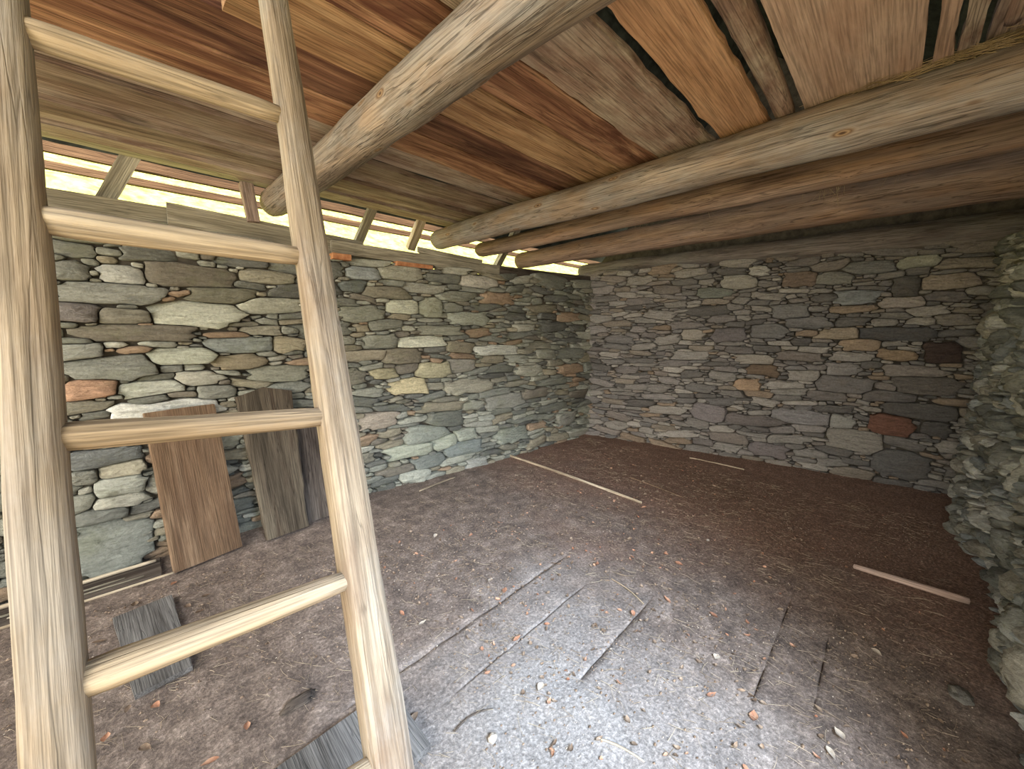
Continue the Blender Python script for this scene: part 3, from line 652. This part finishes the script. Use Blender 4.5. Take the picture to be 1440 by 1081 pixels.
def crumbs(name, n, mat, label, rng, s0, s1):
    v = []; f = []
    for _ in range(n):
        x = rng.uniform(-1.2, 4.35); y = rng.uniform(-.40, 2.85)
        if rng.random() > .35 + fbm(x * 1.2, y * 1.2, 7, 3): continue
        s = rng.uniform(s0, s1) * rng.uniform(.5, 1); z = .004 + .010 * fbm(x * 1.3, y * 1.3, 2, 4); b = len(v); a0 = rng.uniform(0, 6.3)
        for k in range(5):
            a = a0 + k * 1.257; q = s * rng.uniform(.6, 1.2); v.append((x + q * math.cos(a), y + q * .6 * math.sin(a), z + rng.uniform(-.3, .25) * s))
        v.append((x, y, z + s * .55)); v.append((x, y, z - s * .4))
        for k in range(5): f += [(b + k, b + (k + 1) % 5, b + 5), (b + (k + 1) % 5, b + k, b + 6)]
    return tag(link(name, mesh(name, v, f), mat, smooth=False), label, 'litter', kind='stuff')
crumbs('floor_crumbs', 20000, M['chip'], 'brown crumbs of dung, bark and leaf on the floor', random.Random(6), .003, .011)
crumbs('pale_crumbs', 7000, M['leafp'], 'pale specks of chaff on the floor', random.Random(9), .002, .006)
def litter(name, n, mat, label, rng):
    v = []; f = []
    for _ in range(n):
        u = rng.uniform(.9, 4.2); y = rng.gauss(1.1, .8) + .15 * (u - 2)
        if not -.35 < y < 2.75: continue
        me = leaf_mesh(rng.uniform(.012, .035), rng.uniform(.008, .018), rng.uniform(.05, .4), rng.random() * 9); b = len(v)
        Q = Matrix.Translation((u, y, .006 + .010 * fbm(u * 1.3, y * 1.3, 2, 4))) @ Matrix.Rotation(rng.uniform(0, 6.3), 4, 'Z') @ Matrix.Rotation(rng.gauss(0, .35), 4, 'X')
        v += [tuple(Q @ q.co) for q in me.vertices]; f += [tuple(i + b for i in p.vertices) for p in me.polygons]
        bpy.data.meshes.remove(me)
    return tag(link(name, mesh(name, v, f), mat), label, 'litter', kind='stuff')
litter('leaf_litter', 700, M['chip'], 'brown leaf and bark bits strewn over the middle of the floor', random.Random(21))
litter('tan_leaf_litter', 260, M['leaf'], 'tan leaf scraps strewn over the middle of the floor', random.Random(22))
def hay_on_beam(rng):
    t = rng.gauss(0, .33); y = -.06 + t * .4; x = 2.325 + rng.gauss(0, .012)
    return x, y, 2.50 + rng.uniform(0, .03), rng.gauss(1.6, .22), rng.gauss(0, .15)
straws('hay_tuft', 130, M['hay'], 'tuft of hay lying on the grey log beam at the upper right', 'hay', hay_on_beam, random.Random(11), .1, .3, .001)
def hay_hang(rng):
    return 3.0 + rng.uniform(-.12, .02), rng.choice([.33, .36, .4, 1.0, 1.5, .1]) + rng.gauss(0, .03), 2.31 + rng.uniform(-.05, .02), rng.uniform(0, 6), rng.gauss(1.2, .3)
straws('hanging_hay', 40, M['hay'], 'few hay stalks hanging from the brown beams', 'hay', hay_hang, random.Random(12), .08, .22, .0008)

# ------------------------------------------------------------------ outside
def ground(name, x0, x1, y0, y1, hf, mat, n=60):
    v = []; f = []
    for j in range(n + 1):
        for i in range(n + 1):
            x = x0 + (x1 - x0) * i / n; y = y0 + (y1 - y0) * j / n; v.append((x, y, hf(x, y)))
    for j in range(n):
        for i in range(n): a = j * (n + 1) + i; f.append((a, a + 1, a + n + 2, a + n + 1))
    return link(name, mesh(name, v, f), mat)
tag(ground('yard', -14, 14, -14, 3.9, lambda x, y: -.08 + .02 * fbm(x, y, 1, 3), M['yard']), kind='structure')
tag(ground('meadow_slope', -14, 22, 3.9, 20, lambda x, y: -.08 + .62 * (y - 3.9) + .12 * fbm(x * .9, y * .9, 2, 4), M['grass'], 90), kind='structure')
